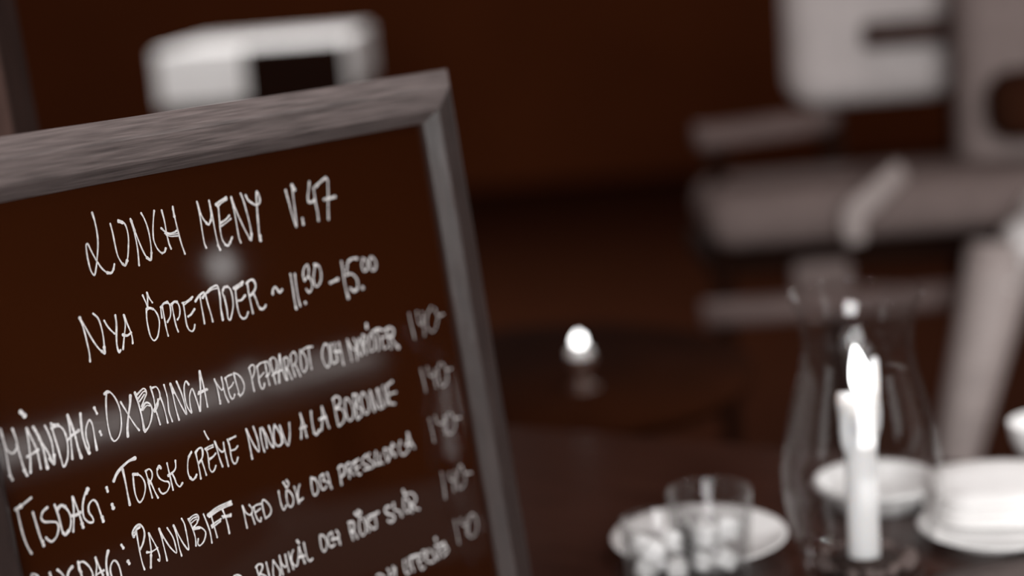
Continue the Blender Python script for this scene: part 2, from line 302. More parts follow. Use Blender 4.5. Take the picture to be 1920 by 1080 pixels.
crop('4tuesday dish', 200, 830, 8.306, 4.4, ["*1.5:110,595 160,480 240,380 340,290 440,242", "*1.1:250,420 290,600 320,760 360,965", "410,490 420,620 440,770 480,890 520,930 570,860 600,740 595,630 550,540 480,490 410,490", "*1.2:412,500 480,492", "605,440 640,560 670,700 710,855", "610,440 660,410 700,450 710,520 690,590 650,620", "*1.3:650,580 660,640", "680,600 720,690 760,780 800,855", "845,400 820,360 790,400 790,490 830,560 900,600 960,610 980,670 940,760 880,795 840,770 815,720", "*1.3:838,390 815,365 792,410", "940,320 965,430 1000,580 1035,735", "1070,280 1075,380 1050,440 1000,480 960,520", "1020,480 1060,560 1090,640 1140,685 1180,630", "*1.3:965,510 1010,480"])
crop('4tuesday dish', 340, 800, 8.727, 3.9, ["165,410 125,480 105,600 110,750 150,850 190,875 230,840 250,785", "*1.3:160,425 125,490", "*1.3:150,840 190,870 235,825", "235,430 265,560 295,700 320,850", "*1.2:235,420 280,360 330,350 350,420 340,510 290,590", "335,560 370,660 410,790", "395,360 430,440 450,580 460,680 500,740 540,710 565,640", "390,365 450,325 515,300", "*.8:430,375 520,332", "*1.1:465,530 520,490 560,440", "375,75 400,130 445,205", "545,245 590,390 630,530 675,650", "555,260 600,350 660,410 700,390 690,260", "690,280 720,430 750,560 770,645", "755,210 790,320 810,460 835,560 870,605 905,580 925,505", "*1.1:790,205 885,158", "820,390 880,370 920,320", "1060,40 1100,210 1135,390 1160,520", "*1.2:1150,480 1160,520", "1070,60 1130,190 1200,320 1270,410 1265,290 1230,150 1175,0", "1290,30 1300,160 1330,310 1360,405", "1320,20 1360,140 1390,250 1400,345", "1330,30 1400,160 1450,270 1510,340 1500,230 1470,110 1430,-10", "1520,-30 1510,140 1530,260 1580,315 1640,280 1630,160 1580,50 1525,-30", "1610,-20 1640,130 1660,260", "1615,0 1680,180 1745,310 1770,200 1775,80 1765,-60"])
crop('4tuesday dish', 540, 700, 7.2, 3.8, ["165,545 185,650 180,780 178,880", "165,550 205,660 230,760 255,860", "*1.2:170,745 240,715", "310,515 320,620 340,740 380,830 430,770", "*1.2:350,800 382,828 425,770", "455,450 465,560 460,680 455,765", "460,460 500,570 530,660 555,735", "*1.2:430,620 510,590", "610,350 635,490 660,620 680,705", "*1.1:605,350 650,310 700,340 700,410 640,470", "650,480 720,480 765,560 750,650 690,710", "770,350 770,450 790,570 830,640 880,590 880,490 840,390 800,340 770,350", "880,290 900,420 920,530 940,620", "*1.2:880,290 930,290 940,360 910,430", "930,440 990,490 990,570 940,620", "1000,270 985,370 1020,500 1060,550 1095,480 1080,360 1030,270 1000,265", "1105,240 1130,380 1165,510", "1115,250 1165,400 1195,470", "1200,220 1220,340 1240,470 1290,450", "1215,210 1250,320 1290,440", "1280,170 1320,300 1340,420", "*1.2:1340,160 1405,110", "1330,170 1350,300 1370,400 1440,410", "1370,280 1455,255"])
crop('9price on the second row', 760, 670, 6.35, 1.8, ["180,130 210,250 245,410", "260,110 275,190 305,225 350,200 350,140", "340,180 350,270 370,360", "415,65 385,150 400,280 450,345 500,270 490,150 440,70", "*1.2:500,150 550,135"])
crop('aprice on the third row', 760, 670, 6.35, 1.8, ["280,730 315,860 345,1010", "350,690 375,770 410,795 460,770 465,700", "445,760 465,850 485,930", "510,660 480,740 490,860 530,915 590,850 590,740 540,660", "*1.2:600,730 655,715"])
crop('5wednesday dish', 50, 980, 9.143, 4.8, ["90,890 130,880 190,920 230,1000 220,1120 180,1160 100,1100 75,980 90,890", "395,860 430,960 470,1080", "530,810 590,860 650,940 700,1060", "*1.2:780,760 730,820 700,930 740,1010 800,1060", "880,670 900,780 940,900 1000,1060 1090,1060 1150,970", "890,690 970,670 1060,740 1120,840 1140,920 1150,980", "*1.3:890,700 905,800 930,850", "1180,600 1200,720 1190,900 1190,1060", "1185,610 1240,750 1310,900", "1190,900 1260,850 1320,820", "*1.2:1395,490 1370,600 1365,730 1390,900 1440,1020", "1490,1000 1440,860 1440,740 1490,650 1550,680 1600,800 1640,1000", "*1.1:1625,384 1655,432", "*1.3:1738,665 1758,700"])
crop('5wednesday dish', 230, 930, 7.2, 4.0, ["185,480 210,640 240,800 270,920 295,990", "*1.2:150,550 130,500 170,420 230,385 280,440 295,530 270,650 235,720", "*.8:165,530 185,465 232,425", "*.7:150,500 190,440 235,405", "350,500 370,620 385,760 380,970", "*1.25:382,800 380,965", "355,505 420,620 470,720 500,820 500,880 480,860", "*1.3:330,760 385,758", "385,755 430,730 470,700", "490,440 530,580 570,740 600,870", "*1.2:495,450 535,570", "500,460 560,570 640,690 725,770 715,680 680,560 600,430", "685,395 730,540 760,680 795,805", "*1.3:690,405 725,500", "695,410 760,540 830,660 890,725 880,610 850,450 830,370 795,305", "885,310 940,430 980,560 990,670", "890,320 940,270 1000,250 1025,300 1000,370 960,420", "*.8:905,345 950,300 1005,280", "*.7:920,370 1000,310 1005,360", "960,440 1040,420 1110,470 1120,530 1090,620 1040,670 1015,640 1020,580", "*.7:965,455 1040,435", "1090,245 1140,370 1180,490 1205,630", "1195,270 1230,390 1260,500 1275,555", "*.9:1150,250 1280,150 1460,70", "*.8:1155,270 1290,172 1465,92", "*.8:1170,285 1300,192 1475,112", "*1.3:1150,260 1190,225", "1200,400 1260,350 1325,310", "*.8:1210,425 1320,340", "1345,180 1390,290 1420,400 1440,500", "1345,272 1410,265 1460,245", "*.8:1355,295 1460,268"])
crop('5wednesday dish', 440, 880, 9, 3.6, ["130,620 160,750 190,900 210,985", "135,630 190,730 260,770 295,730 290,660 245,600", "280,740 310,830 340,920", "320,640 350,760 390,850 440,880 445,820", "310,640 370,600 430,585", "360,720 430,665", "460,570 480,680 520,830", "455,580 480,515 540,550 600,630 615,700 590,770 530,820", "740,370 760,490 790,610 830,685 870,610", "870,360 875,480 900,590 945,635 985,580 985,470 940,390 890,350", "*1.1:820,220 850,270 880,310 910,240 875,190", "1005,295 1040,420 1080,570", "1095,260 1070,350 1065,440 1080,510 1100,530 1150,490", "1290,140 1295,270 1320,400 1360,440 1405,370 1400,260 1360,170 1290,140", "*1.3:1292,145 1350,160", "1490,80 1440,120 1440,230 1480,340 1530,320 1550,280", "1500,90 1505,190", "1560,60 1600,180 1610,250 1635,320", "1490,190 1590,220"])
crop('5wednesday dish', 600, 800, 8.31, 3.6, ["290,640 310,740 335,900", "*1.2:285,650 310,610 360,610 385,670 370,750 330,780", "410,590 440,690 460,800", "410,590 450,560 490,600 480,660 450,680", "460,690 530,750", "*1.2:520,560 595,510", "545,570 560,650 600,750 630,740", "550,660 620,615", "720,440 670,490 660,560 700,590 760,620 740,660 690,670", "770,420 740,480 800,540 850,590 800,640 740,655", "870,390 860,480 890,590 940,570", "930,430 930,530 980,575", "1000,350 1020,450 1060,540", "1000,350 1060,350 1095,420 1060,530", "*1.2:1130,270 1110,360 1170,450", "1100,330 1160,290", "1250,230 1230,350 1280,440 1350,400 1390,330", "1360,100 1400,200 1470,330", "*1.2:1340,280 1430,265", "1375,110 1355,300"])
crop('bprice on the fourth row', 780, 860, 6, 1.8, ["285,150 310,290 330,450", "370,150 375,210 395,245 435,210 435,130", "420,230 430,370", "495,70 460,200 470,310 500,340 550,270 540,150 500,70", "*1.2:560,165 620,160"])
crop('6thursday dish', 420, 990, 8.727, 3.8, ["*1.2:130,840 170,785 220,768 280,800 320,880", "530,640 550,720 590,830", "*1.2:525,640 560,595 620,600 625,660 590,740", "590,750 690,790 700,860", "690,565 715,680 760,860", "805,535 800,640 810,790 860,860", "805,540 860,610 915,700 915,800", "905,455 925,580 945,680 965,765", "910,480 940,580 1000,640 1025,580 1000,440", "1015,520 1040,620 1060,710", "1055,400 1095,540 1135,670", "1130,365 1105,440 1105,540 1150,610 1190,620 1210,540 1220,420 1225,310", "1225,310 1260,410 1320,570", "*1.3:1230,475 1310,455", "*1.3:1198,212 1220,240", "1305,245 1330,370 1360,490 1405,540 1445,505", "1570,120 1575,230 1600,340 1640,385 1680,310 1675,200 1620,120 1570,120", "1760,70 1705,120 1705,230 1750,310 1810,270", "1770,80 1780,180", "1840,45 1880,110 1880,180 1900,265", "*1.2:1770,190 1870,160"])
crop('6thursday dish', 580, 910, 8.309, 3.7, ["615,580 640,720 680,850", "*1.3:610,580 670,570 695,620 690,690 650,730", "690,720 750,820", "780,520 775,640 800,750 840,780 880,710 870,590 820,510 780,520", "*1.3:710,435 765,480 800,425 760,400", "880,500 910,610 930,720", "960,510 900,580 950,640 1000,680 1030,660", "*1.3:930,480 1070,420", "1010,450 1045,600 1040,660", "*1.1:1250,330 1190,340 1180,400 1230,450 1310,470 1320,530 1270,575 1230,550", "1310,280 1330,380 1400,400 1440,480", "1470,200 1470,320 1510,420 1560,390 1570,280 1500,190", "*1.4:1460,80 1490,140", "1530,130 1600,120 1655,190 1640,270 1570,290", "1560,290 1600,420", "1600,300 1650,360 1710,372"])
crop('cprice on the fifth row', 780, 860, 6, 1.8, ["430,690 455,800 485,960", "500,670 510,730 540,750 570,720 580,650", "560,740 580,860", "625,615 590,720 590,850 620,885 670,850 690,740 660,640 625,615"])
crop('7friday dish', 680, 990, 9.6, 3.7, ["260,850 310,830 380,870 370,960 300,960", "450,740 480,780 480,860 560,800 545,690", "580,720 595,880", "740,590 740,700 790,820 850,790", "800,560 845,720", "870,560 880,660 920,770", "*1.2:860,530 940,500", "960,490 1000,600 1060,740 1110,700", "960,490 1060,480", "1000,600 1060,570", "1080,420 1140,410 1150,520", "1140,420 1130,560 1210,620 1280,590", "1200,390 1280,470 1330,560", "1310,320 1360,420 1370,530", "*1.2:1310,320 1400,300 1460,270", "1460,270 1530,400 1450,500", "1380,420 1480,340", "*1.4:1308,190 1313,202"])

stroke_no = [0]
def ribbon(bm, pts, ws, h):
    n = len(pts); Lf, Rt = [], []
    P = [Vector(p) for p in pts]
    # round caps
    def tan(i): return (P[min(i + 1, n - 1)] - P[max(i - 1, 0)]).normalized() if n > 1 else Vector((1, 0))
    out_l, out_r = [], []
    for i in range(n):
        t = tan(i); nn = Vector((-t.y, t.x)); r = ws[i] / 2
        out_l.append(P[i] + nn * r); out_r.append(P[i] - nn * r)
    t0, t1 = tan(0), tan(n - 1)
    cap0 = [P[0] + (Matrix.Rotation(a, 2) @ Vector((-t0.y, t0.x))) * ws[0] / 2 for a in (math.pi * k / 6 for k in range(1, 6))]
    cap1 = [P[-1] + (Matrix.Rotation(-a, 2) @ Vector((-t1.y, t1.x))) * ws[-1] / 2 for a in (math.pi * k / 6 for k in range(1, 6))]
    V = lambda p: bm.verts.new(loc(p.x, p.y, h))
    L_ = [V(p) for p in out_l]; R_ = [V(p) for p in out_r]
    for i in range(n - 1): bm.faces.new((L_[i], L_[i + 1], R_[i + 1], R_[i]))
    c0 = [V(p) for p in cap0]; bm.faces.new([L_[0]] + c0 + [R_[0]])
    c1 = [V(p) for p in cap1]; bm.faces.new([L_[-1]] + c1 + [R_[-1]])
lines = {}
for (line, x0, y0, s, w, strokes) in CROPS:
    bm = lines.setdefault(line, bmesh.new())
    for st in strokes:
        wm = w * .9
        if st[0] == '*':
            k, st = st[1:].split(':'); wm = w * float(k)
        px = [Vector((x0 + float(a.split(',')[0]) / s, y0 + float(a.split(',')[1]) / s)) for a in st.split()]
        if len(px) == 1: px = [px[0], px[0] + Vector((.6, 1.0))]
        px = catmull(px, 5)
        U_ = [Vector(uv(p.x, p.y, .0004)) for p in px]
        # pen width in metres: pixels at this depth
        N = len(px); ws = []
        ph = random.random() * 6
        for i, p in enumerate(px):
            z = (onboard(p.x, p.y) - CP).dot(fwd)
            e = min(i, N - 1 - i) / max(1, N)
            ws.append(wm * z / F * (.84 + .12 * math.sin(ph + i * .45) + .30 * max(0, 1 - e / .16) ** 1.5))
        stroke_no[0] += 1
        ribbon(bm, U_, ws, .0003 + stroke_no[0] * 4e-7)
LN = ['lettering'] * 20
for k in sorted(lines):
    me = bpy.data.meshes.new('lettering'); bm = lines[k]
    bmesh.ops.recalc_face_normals(bm, faces=bm.faces)
    if bm.faces:
        R3 = Vector((0, -1, 0))
        for f_ in bm.faces:
            if f_.normal.dot(R3) < 0: f_.normal_flip()
    bm.to_mesh(me); bm.free(); o = link('lettering', me, M['chalk'], board); o['label'] = 'white handwritten chalk ink ' + k[1:]

# ------------------------------------------------------------------ wooden post behind the board
pa, pb = at(10, 0, 1.21), at(56, 245, 1.21)
dirp = (pa - pb).normalized()
foot = pb - dirp * ((pb.z - T) / dirp.z)
post = empty('wooden_post', foot, 'dull brown wooden upright rising behind the upper left of the menu board', 'post')
q = Vector((0, 0, 1)).rotation_difference(dirp).to_matrix()
bm = bmesh.new(); add_box(bm, (-.062, .02, .36), (.11, .07, .70), .004, 2)
for v in bm.verts: v.co = q @ v.co
bm_obj('shaft', bm, M['post'], post)
box('foot_plate', (-.057, .02, .007), (.2, .16, .014), M['holder'], post, .002, 1)

# ------------------------------------------------------------------ the table in front
e0, e1_ = onz(985, 800, T), onz(1800, 862, T)
ex = (e1_ - e0); ex.z = 0; ex.normalize(); ey = Vector((-ex.y, ex.x, 0))
yaw = math.atan2(ex.y, ex.x); RZ = Matrix.Rotation(yaw, 3, 'Z')
tb_c = e0 + ex * .25 - ey * .55; tb_c.z = 0
table = empty('dining_table', tb_c, 'dark varnished wooden table carrying the menu board and the tall candle', 'table', None, RZ)
box('table_top', (-.02, 0, T - .018), (1.94, 1.10, .036), M['table'], table, .004, 2)
box('apron', (0, 0, T - .071), (1.66, .88, .07), M['tableleg'], table, .003, 1)
for sx_ in (-1, 1):
    for sy_ in (-1, 1):
        bm = bmesh.new(); add_box(bm, (sx_ * .84, sy_ * .45, (T - .036) / 2), (.06, .06, T - .036), .006, 2)
        for v in bm.verts:
            k = .65 + .35 * v.co.z / T; v.co.x = sx_ * .84 + (v.co.x - sx_ * .84) * k; v.co.y = sy_ * .45 + (v.co.y - sy_ * .45) * k
        bm_obj('leg', bm, M['tableleg'], table)

# ------------------------------------------------------------------ candles
def flame_prof(h, r):
    return [(0, 0), (r * .55, h * .04), (r * .9, h * .16), (r, h * .30), (r * .90, h * .48), (r * .66, h * .68), (r * .36, h * .86), (r * .12, h * .97), (0, h)]
def flame(parent, x, y, z, h, r, lean=0.0):
    o = lathe('flame', flame_prof(h, r), M['flame'], parent, (0, 0, 0), 20)
    for v in o.data.vertices: v.co = Vector((x + v.co.x + lean * (v.co.z / h) ** 1.6, y + v.co.y, z + v.co.z))
    return o
ZC = 1.25
pxm = ZC / F
cb = at(1622, 1072, ZC); cb.z = T
candle = empty('pillar_candle', cb + Vector((0, 0, .0055)), 'lit white candle with dripped wax inside the clear glass vase', 'candle')
bz = .010
top = aty(1618, 742, cb.y).z - T - .0055
rc = .0114
def wob(r, z, t):
    a = (t * 360) % 360
    if z > top - .012 and r > rc * .55:
        # wax wall stands higher on the right side
        d = min(abs(a - 350), abs(a + 10), 360 - abs(a - 350)) / 32.0
        return .029 * math.exp(-d * d) * (1 if z > top - .004 else .4) + .004 * math.exp(-((a - 185) / 40.0) ** 2)
    return 0
lathe('wax_body', [(0, .004), (rc * .9, .004), (rc, .0065), (rc, top * .5), (rc * 1.0, top * .68), (rc * 1.22, top - .022), (rc * 1.34, top - .008), (rc * 1.32, top - .003), (rc * 1.22, top), (rc * .92, top - .001), (rc * .6, top - .006), (0, top - .007)], M['wax'], candle, (0, 0, 0), 64, 1, 1, wob)
for (dx, dy, zt, zb, rr) in ((-.0095, -.005, top - .004, top - .043, .0054), (-.004, -.0105, top - .006, top - .026, .004), (.0105, -.004, top + .004, top - .030, .0042)):
    tube('wax_drip', [(dx, dy, zt), (dx * 1.05, dy * 1.03, (zt + zb) / 2), (dx * 1.03, dy * 1.02, zb)], [rr * .7, rr, rr * 1.02, rr * .9, rr * .35], M['wax'], candle, 14, 6)
tube('wick', [(.0005, -.002, top - .008), (.0005, -.002, top + .001), (.002, -.003, top + .008)], [.0011, .0008], M['wick'], candle, 8, 3)
flame(candle, .0026, -.002, top + .0015, .0365, .0074, -.0042)
hold = lathe('candle_cup', [(0, 0), (.026, 0), (.026, .003), (.0165, .005), (.0135, .006), (.0136, .0085), (.0126, .0085), (.0122, .0045), (0, .0040)], M['holder'], candle, (0, 0, 0), 32)

# the glass vase around it: axis a little left of the candle
vb = cb + Vector((.0005, 0, 0)); vb.z = T
zr = aty(1617, 548, cb.y).z - T
def vw(rz): return rz
vp = [(.0, .004), (.036, .004), (.042, .006), (.046, .014), (.0535, .040), (.0575, .062), (.0575, .078), (.0540, .105), (.0485, .130), (.0425, .150), (.0395, .166), (.0393, .178), (.0415, .194), (.0465, zr - .004), (.0478, zr)]
inner = [(r - .0022 if r > .01 else 0, z + (.004 if z < .02 else 0)) for r, z in vp][::-1]
outer = [(0, 0), (.037, 0), (.043, .002)] + vp[3:] + [(.0484, zr + .0012), (.0474, zr + .0022), (.0460, zr + .0014)]
vo = lathe('hurricane_vase', outer + inner, M['glass'], None, (0, 0, 0), 96); vo.location = vb
tag(vo, 'tall waisted clear glass hurricane vase standing around the lit white candle', 'vase')

# pebbles strewn in the bottom of the vase
bm = bmesh.new()
for k in range(46):
    a = random.random() * 6.283; r = .018 + .026 * math.sqrt(random.random()); rr = .0026 + .0018 * random.random()
    t = bmesh.new(); bmesh.ops.create_icosphere(t, subdivisions=2, radius=rr)
    for v in t.verts: v.co = Vector((v.co.x * 1.2, v.co.y, v.co.z * .75)); 
    rm = Matrix.Rotation(random.random() * 6, 3, 'Z')
    rmax = .038 - rr
    r = min(r, rmax) if k < 45 else min(r, rmax + .003)
    c = Vector((math.cos(a) * max(r, .029), math.sin(a) * max(r, .029), .0078 + rr * .75))
    for v in t.verts: v.co = rm @ v.co + c
    me = bpy.data.meshes.new('t'); t.to_mesh(me); t.free(); bm.from_mesh(me); bpy.data.meshes.remove(me)
po = bm_obj('pebbles', bm, M['pebble'], None, True); po.location = vb
tag(po, 'small grey pebbles lying around the foot of the candle in the vase', 'pebbles', None, 'stuff')

# ------------------------------------------------------------------ tableware
def plate(name, px, py, dia, label, cat, deep=.012, foot=.6):
    p = onz(px, py, T); R = dia / 2
    pr = [(0, .003), (R * foot, .003), (R * foot, 0), (R * foot + .003, 0), (R * foot + .004, .003), (R * .95, deep - .001), (R, deep + .0005), (R * .99, deep + .002), (R * .93, deep), (R * .66, .007), (R * .62, .006), (0, .006)]
    o = lathe(name, pr, M['china'], None, (0, 0, 0), 64); o.location = p
    return tag(o, label, cat)
plate('dinner_plate', 1868, 1006, .118, 'white china plate lying right of the glass vase', 'plate', .010)
nk = onz(1868, 966, T); nk.z = T + .0085
bm = bmesh.new(); nseg = 56
for k in range(4):
    ax, ay = .056 - .0012 * k, .058 - .0018 * k; rings = []
    for (f, z) in ((.55, .0002), (.97, .0004), (1.0, .0022), (1.0, .0032), (.97, .0050), (.55, .0052)):
        ring = []
        for i in range(nseg):
            a = 2 * math.pi * i / nseg; c_, s_ = math.cos(a), math.sin(a)
            r = (abs(c_) ** 3.2 + abs(s_) ** 3.2) ** (-1 / 3.2)
            x, y = ax * f * r * c_, ay * f * r * s_
            ring.append(bm.verts.new((x + .0010 * (k % 2), y - .001 * k, z + .0050 * k + .0012 * math.sin(40 * x + k) * math.cos(35 * y) + .002 * (k / 3) * math.exp(-(x / .04) ** 2))))
        rings.append(ring)
    for A, B in zip(rings, rings[1:]):
        for i in range(nseg): bm.faces.new((A[i], A[(i + 1) % nseg], B[(i + 1) % nseg], B[i]))
    bm.faces.new(rings[0]); bm.faces.new(rings[-1])
no = bm_obj('folded_napkin', bm, M['cloth'], None, True); no.location = nk; no.rotation_euler = (0, 0, math.radians(-4))
tag(no, 'white folded napkin heaped on the white plate right of the vase', 'napkin')
pl = plate('side_plate', 1312, 1036, .136, 'small white dish lying behind the two water glasses', 'dish', .014)
bw = onz(1645, 943, T)
bo = lathe('ramekin', [(0, .002), (.034, .002), (.036, 0), (.038, .001), (.046, .013), (.0475, .016), (.0505, .017), (.0515, .0185), (.050, .021), (.049, .022), (.047, .0205), (.044, .014), (.036, .007), (0, .006)], M['china'], None, (0, 0, 0), 56); bo.location = bw
tag(bo, 'shallow white bowl seen through the glass vase behind the candle', 'bowl')
cp = onz(1986, 872, T)
cup = empty('coffee_cup', cp, 'white cup cut off by the right edge beyond the plate', 'cup')
lathe('cup_body', [(0, .003), (.020, .003), (.021, 0), (.024, .001), (.034, .012), (.039, .023), (.0415, .038), (.0405, .0385), (.0375, .023), (.032, .014), (.02, .007), (0, .006)], M['china'], cup, (0, 0, 0), 48)
tube('handle', [(.039, .0, .033), (.055, .0, .034), (.058, .0, .026), (.052, 0, .016), (.036, 0, .016)], [.0034, .0034], M['china'], cup, 10, 5)

def tumbler(px, py, R, h, lab, fill, nice, seed):
    p = onz(px, py, T); rnd = random.Random(seed)
    g = empty('water_glass', p, lab, 'glass', 'water glasses before the small white dish')
    th = .0022
    lathe('glass_wall', [(0, 0), (R * .84, 0), (R * .88, .002), (R, h - .001), (R - .0005, h), (R - th + .0005, h), (R - th, h - .001), (R * .86 - th, .011), (R * .8 - th, .0085), (0, .008)], M['tglass'], g, (0, 0, 0), 64)
    def rin(z): return R * .86 - th + (R - R * .86) * (z - .011) / (h - .012) - .0003
    lathe('water', [(0, .0083), (R * .79 - th, .0088), (rin(.0115), .0115), (rin(fill), fill), (0, fill)], M['water'], g, (0, 0, 0), 48)
    for k in range(2 * nice):
        lay = k // nice; a = 6.283 * (k % nice) / nice + rnd.random() + lay; r = R * .42
        rot = Matrix.Rotation(rnd.random() * 3, 3, 'Z') @ Matrix.Rotation(rnd.random() * .7, 3, 'X')
        s = R * (.56 if lay == 0 else .5)
        box('ice_cube', (math.cos(a) * r, math.sin(a) * r, (fill - s * .25) if lay == 0 else .009 + s * .5), (s, s * .9, s * .9), M['ice'], g, s * .16, 3, rot, True)
    return g
tumbler(1338, 1078, .0315, .066, 'clear tumbler with the taller rim before the small white dish', .040, 3, 3)
tumbler(1243, 1100, .0290, .052, 'low clear tumbler in front, at the end of the small white dish', .036, 3, 5)

# grey linen placemat, lower right
c0 = onz(1728, 1096, T)
mx, my = (onz(1940, 1032, T) - c0), Vector((.10, -.30, 0))
mx.z = 0; mx = mx.normalized() * .42; my = (my - mx.normalized() * my.dot(mx.normalized())).normalized() * .30
bm = bmesh.new(); nx, ny = 16, 12
vs = [[[bm.verts.new(c0 + mx * (i / nx) + my * (j / ny) + Vector((0, 0, z + .0006 * math.sin(i * 1.3 + j * .9)))) for j in range(ny + 1)] for i in range(nx + 1)] for z in (.0008, .0030)]
for k in (0, 1):
    for i in range(nx):
        for j in range(ny): bm.faces.new((vs[k][i][j], vs[k][i + 1][j], vs[k][i + 1][j + 1], vs[k][i][j + 1]))
for i in range(nx):
    for j in (0, ny): bm.faces.new((vs[0][i][j], vs[0][i + 1][j], vs[1][i + 1][j], vs[1][i][j]))
for j in range(ny):
    for i in (0, nx): bm.faces.new((vs[0][i][j], vs[0][i][j + 1], vs[1][i][j + 1], vs[1][i][j]))
tag(bm_obj('placemat', bm, M['linen'], None, True), 'grey linen placemat at the lower right corner in front of the plate', 'placemat')

# ------------------------------------------------------------------ small table with the distant candle
ZB = 1.98
fb = at(1085, 632, ZB); TB = fb.z - .062
st = empty('side_table', (fb.x - .05, fb.y + .10, 0), 'dark small table under the round distant candle light', 'table')
lathe('table_top', [(0, TB - .025), (.26, TB - .025), (.265, TB - .012), (.26, TB), (0, TB)], M['tableleg'], st, (0, 0, 0), 48)
lathe('pedestal', [(0, .02), (.16, .02), (.165, .03), (.03, .05), (.025, .2), (.025, TB - .03), (.06, TB - .025), (0, TB - .025)], M['tableleg'], st, (0, 0, 0), 32)
lathe('base', [(0, 0), (.17, 0), (.17, .015), (.16, .02), (0, .02)], M['tableleg'], st, (0, 0, 0), 32)
vo2 = empty('votive_candle', (fb.x, fb.y, TB), 'small lit candle glowing alone in the dark middle distance', 'candle')
lathe('holder', [(0, 0), (.020, 0), (.021, .003), (.010, .008), (.009, .020), (.016, .030), (.017, .042), (.0155, .042), (.014, .033), (0, .031)], M['bronze'], vo2, (0, 0, 0), 32)
lathe('wax', [(0, .032), (.0125, .032), (.013, .046), (.010, .049), (0, .048)], M['wax'], vo2, (0, 0, 0), 24)
flame(vo2, 0, 0, .053, .013, .0056)

# ------------------------------------------------------------------ sofa beyond the table
ZA = 2.62
def pbox(name, x0, y0, x1, y1, Z, depth, m, parent, bev=.02, dz=0, yawd=0):
    c = at((x0 + x1) / 2, (y0 + y1) / 2, Z); w = (x1 - x0) * Z / F; h = (y1 - y0) * Z / F
    rot = Matrix.Rotation(math.radians(yawd), 3, 'Z')
    c = c + rot @ Vector((0, depth / 2, 0)) - parent.location
    return box(name, c, (w, depth, h), m, parent, min(bev, w * .45, h * .45, depth * .45), 4, rot, True)
ac = at(1830, 600, ZA); ac.z = 0
arm = empty('sofa', ac, 'wooden framed sofa with pale and grey cushions beyond the candle and vase', 'sofa')
pbox('back_cushion', 1478, -150, 1812, 196, ZA + .22, .12, M['uphl'], arm, .05)['label'] = 'pale grey back cushion'
pbox('back_strap', 1625, 36, 1822, 84, ZA + .175, .05, M['strap'], arm, .012)['label'] = 'brown leather strap'
pbox('back_cushion', 1808, -160, 2310, 420, ZA + .05, .12, M['uphm'], arm, .05)['label'] = 'darker grey back cushion'
pbox('bolster', 1868, 122, 2250, 258, ZA - .02, .09, M['darkcloth'], arm, .045)['label'] = 'dark brown bolster'
pbox('seat_cushion', 1330, 325, 2330, 440, ZA - .06, .26, M['uph'], arm, .04)
pbox('seat_base', 1330, 440, 2330, 486, ZA + .10, .30, M['darkchair'], arm, .01)
def hl(x0, y0, x, Z):                       # a point on the level line through (x0, y0)
    p = at(x0, y0, Z); q = p + Vector(((x - x0) * Z / F, 0, 0)); return q - ac
tube('armrest', [at(1305, 258, ZA + .02) - ac, at(1420, 244, ZA + .04) - ac, at(1530, 228, ZA + .08) - ac, at(1552, 224, ZA + .30) - ac], [.021, .021], M['dimwood'], arm, 14, 6)
ra = Vector((.86, 0, 0))
tube('armrest', [at(1305, 258, ZA + .02) - ac + ra, at(1330, 255, ZA + .10) - ac + ra, at(1340, 253, ZA + .30) - ac + ra], [.021, .021], M['dimwood'], arm, 14, 6)
def post_leg(p, top, r0, r1, m='darkchair', nm='leg'):
    a = p.copy(); a.z = top; b = p.copy(); b.z = 0
    return tube(nm, [a, (a + b) / 2, b], [r0, r0, r1], M[m], arm, 14, 3)
fl = hl(1345, 300, 1345, ZA + .06); post_leg(fl, fl.z + .02, .015, .012)
fr_ = fl + ra; post_leg(fr_, fr_.z + .02, .015, .012)
zt = (at(1600, -170, ZA + .36) - ac).z
for k, xx in enumerate((1560, 1800, 2330)):
    p = hl(1560, 300, xx, ZA + .36); post_leg(p, zt, .018, .014, 'darkchair', 'back_post')
A_ = hl(1560, 300, 1560, ZA + .36); B_ = hl(1560, 300, 2330, ZA + .36); A_.z = B_.z = zt
tube('top_rail', [A_, B_], [.02, .02], M['darkchair'], arm, 12, 2)
tube('stretcher', [at(1318, 590, ZA - .02) - ac, hl(1318, 590, 1800, ZA - .02), hl(1318, 590, 2330, ZA - .02)], [.021, .021], M['dimwood'], arm, 14, 6)
pbox('brace', 1490, 488, 1600, 590, ZA + .05, .03, M['uph'], arm, .01)
def tleg(a, b, ra, rb, m='darkchair'):
    a, b = Vector(a), Vector(b); dd = (b - a); e = a + dd * (a.z / (a.z - b.z)) if b.z != a.z else b
    e.z = 0.0
    return tube('leg', [a - ac, a + (e - a) * .5 - ac, e - ac], [ra, (ra + rb) / 2, rb], M[m], arm, 16, 6)
tleg(at(1880, 470, ZA - .16), at(1792, 850, ZA - .19), .050, .012, 'palewood')['label'] = 'pale tapered front leg'
sc = tube('scarf', [at(1690, 318, ZA - .07), at(1640, 366, ZA - .095), at(1602, 404, ZA - .10), at(1604, 455, ZA - .095)], [.015, .018, .018, .014], M['palewood2'], None, 14, 6, .45)
tag(sc, 'pale crumpled scarf end lying over the front edge of the sofa seat', 'scarf')
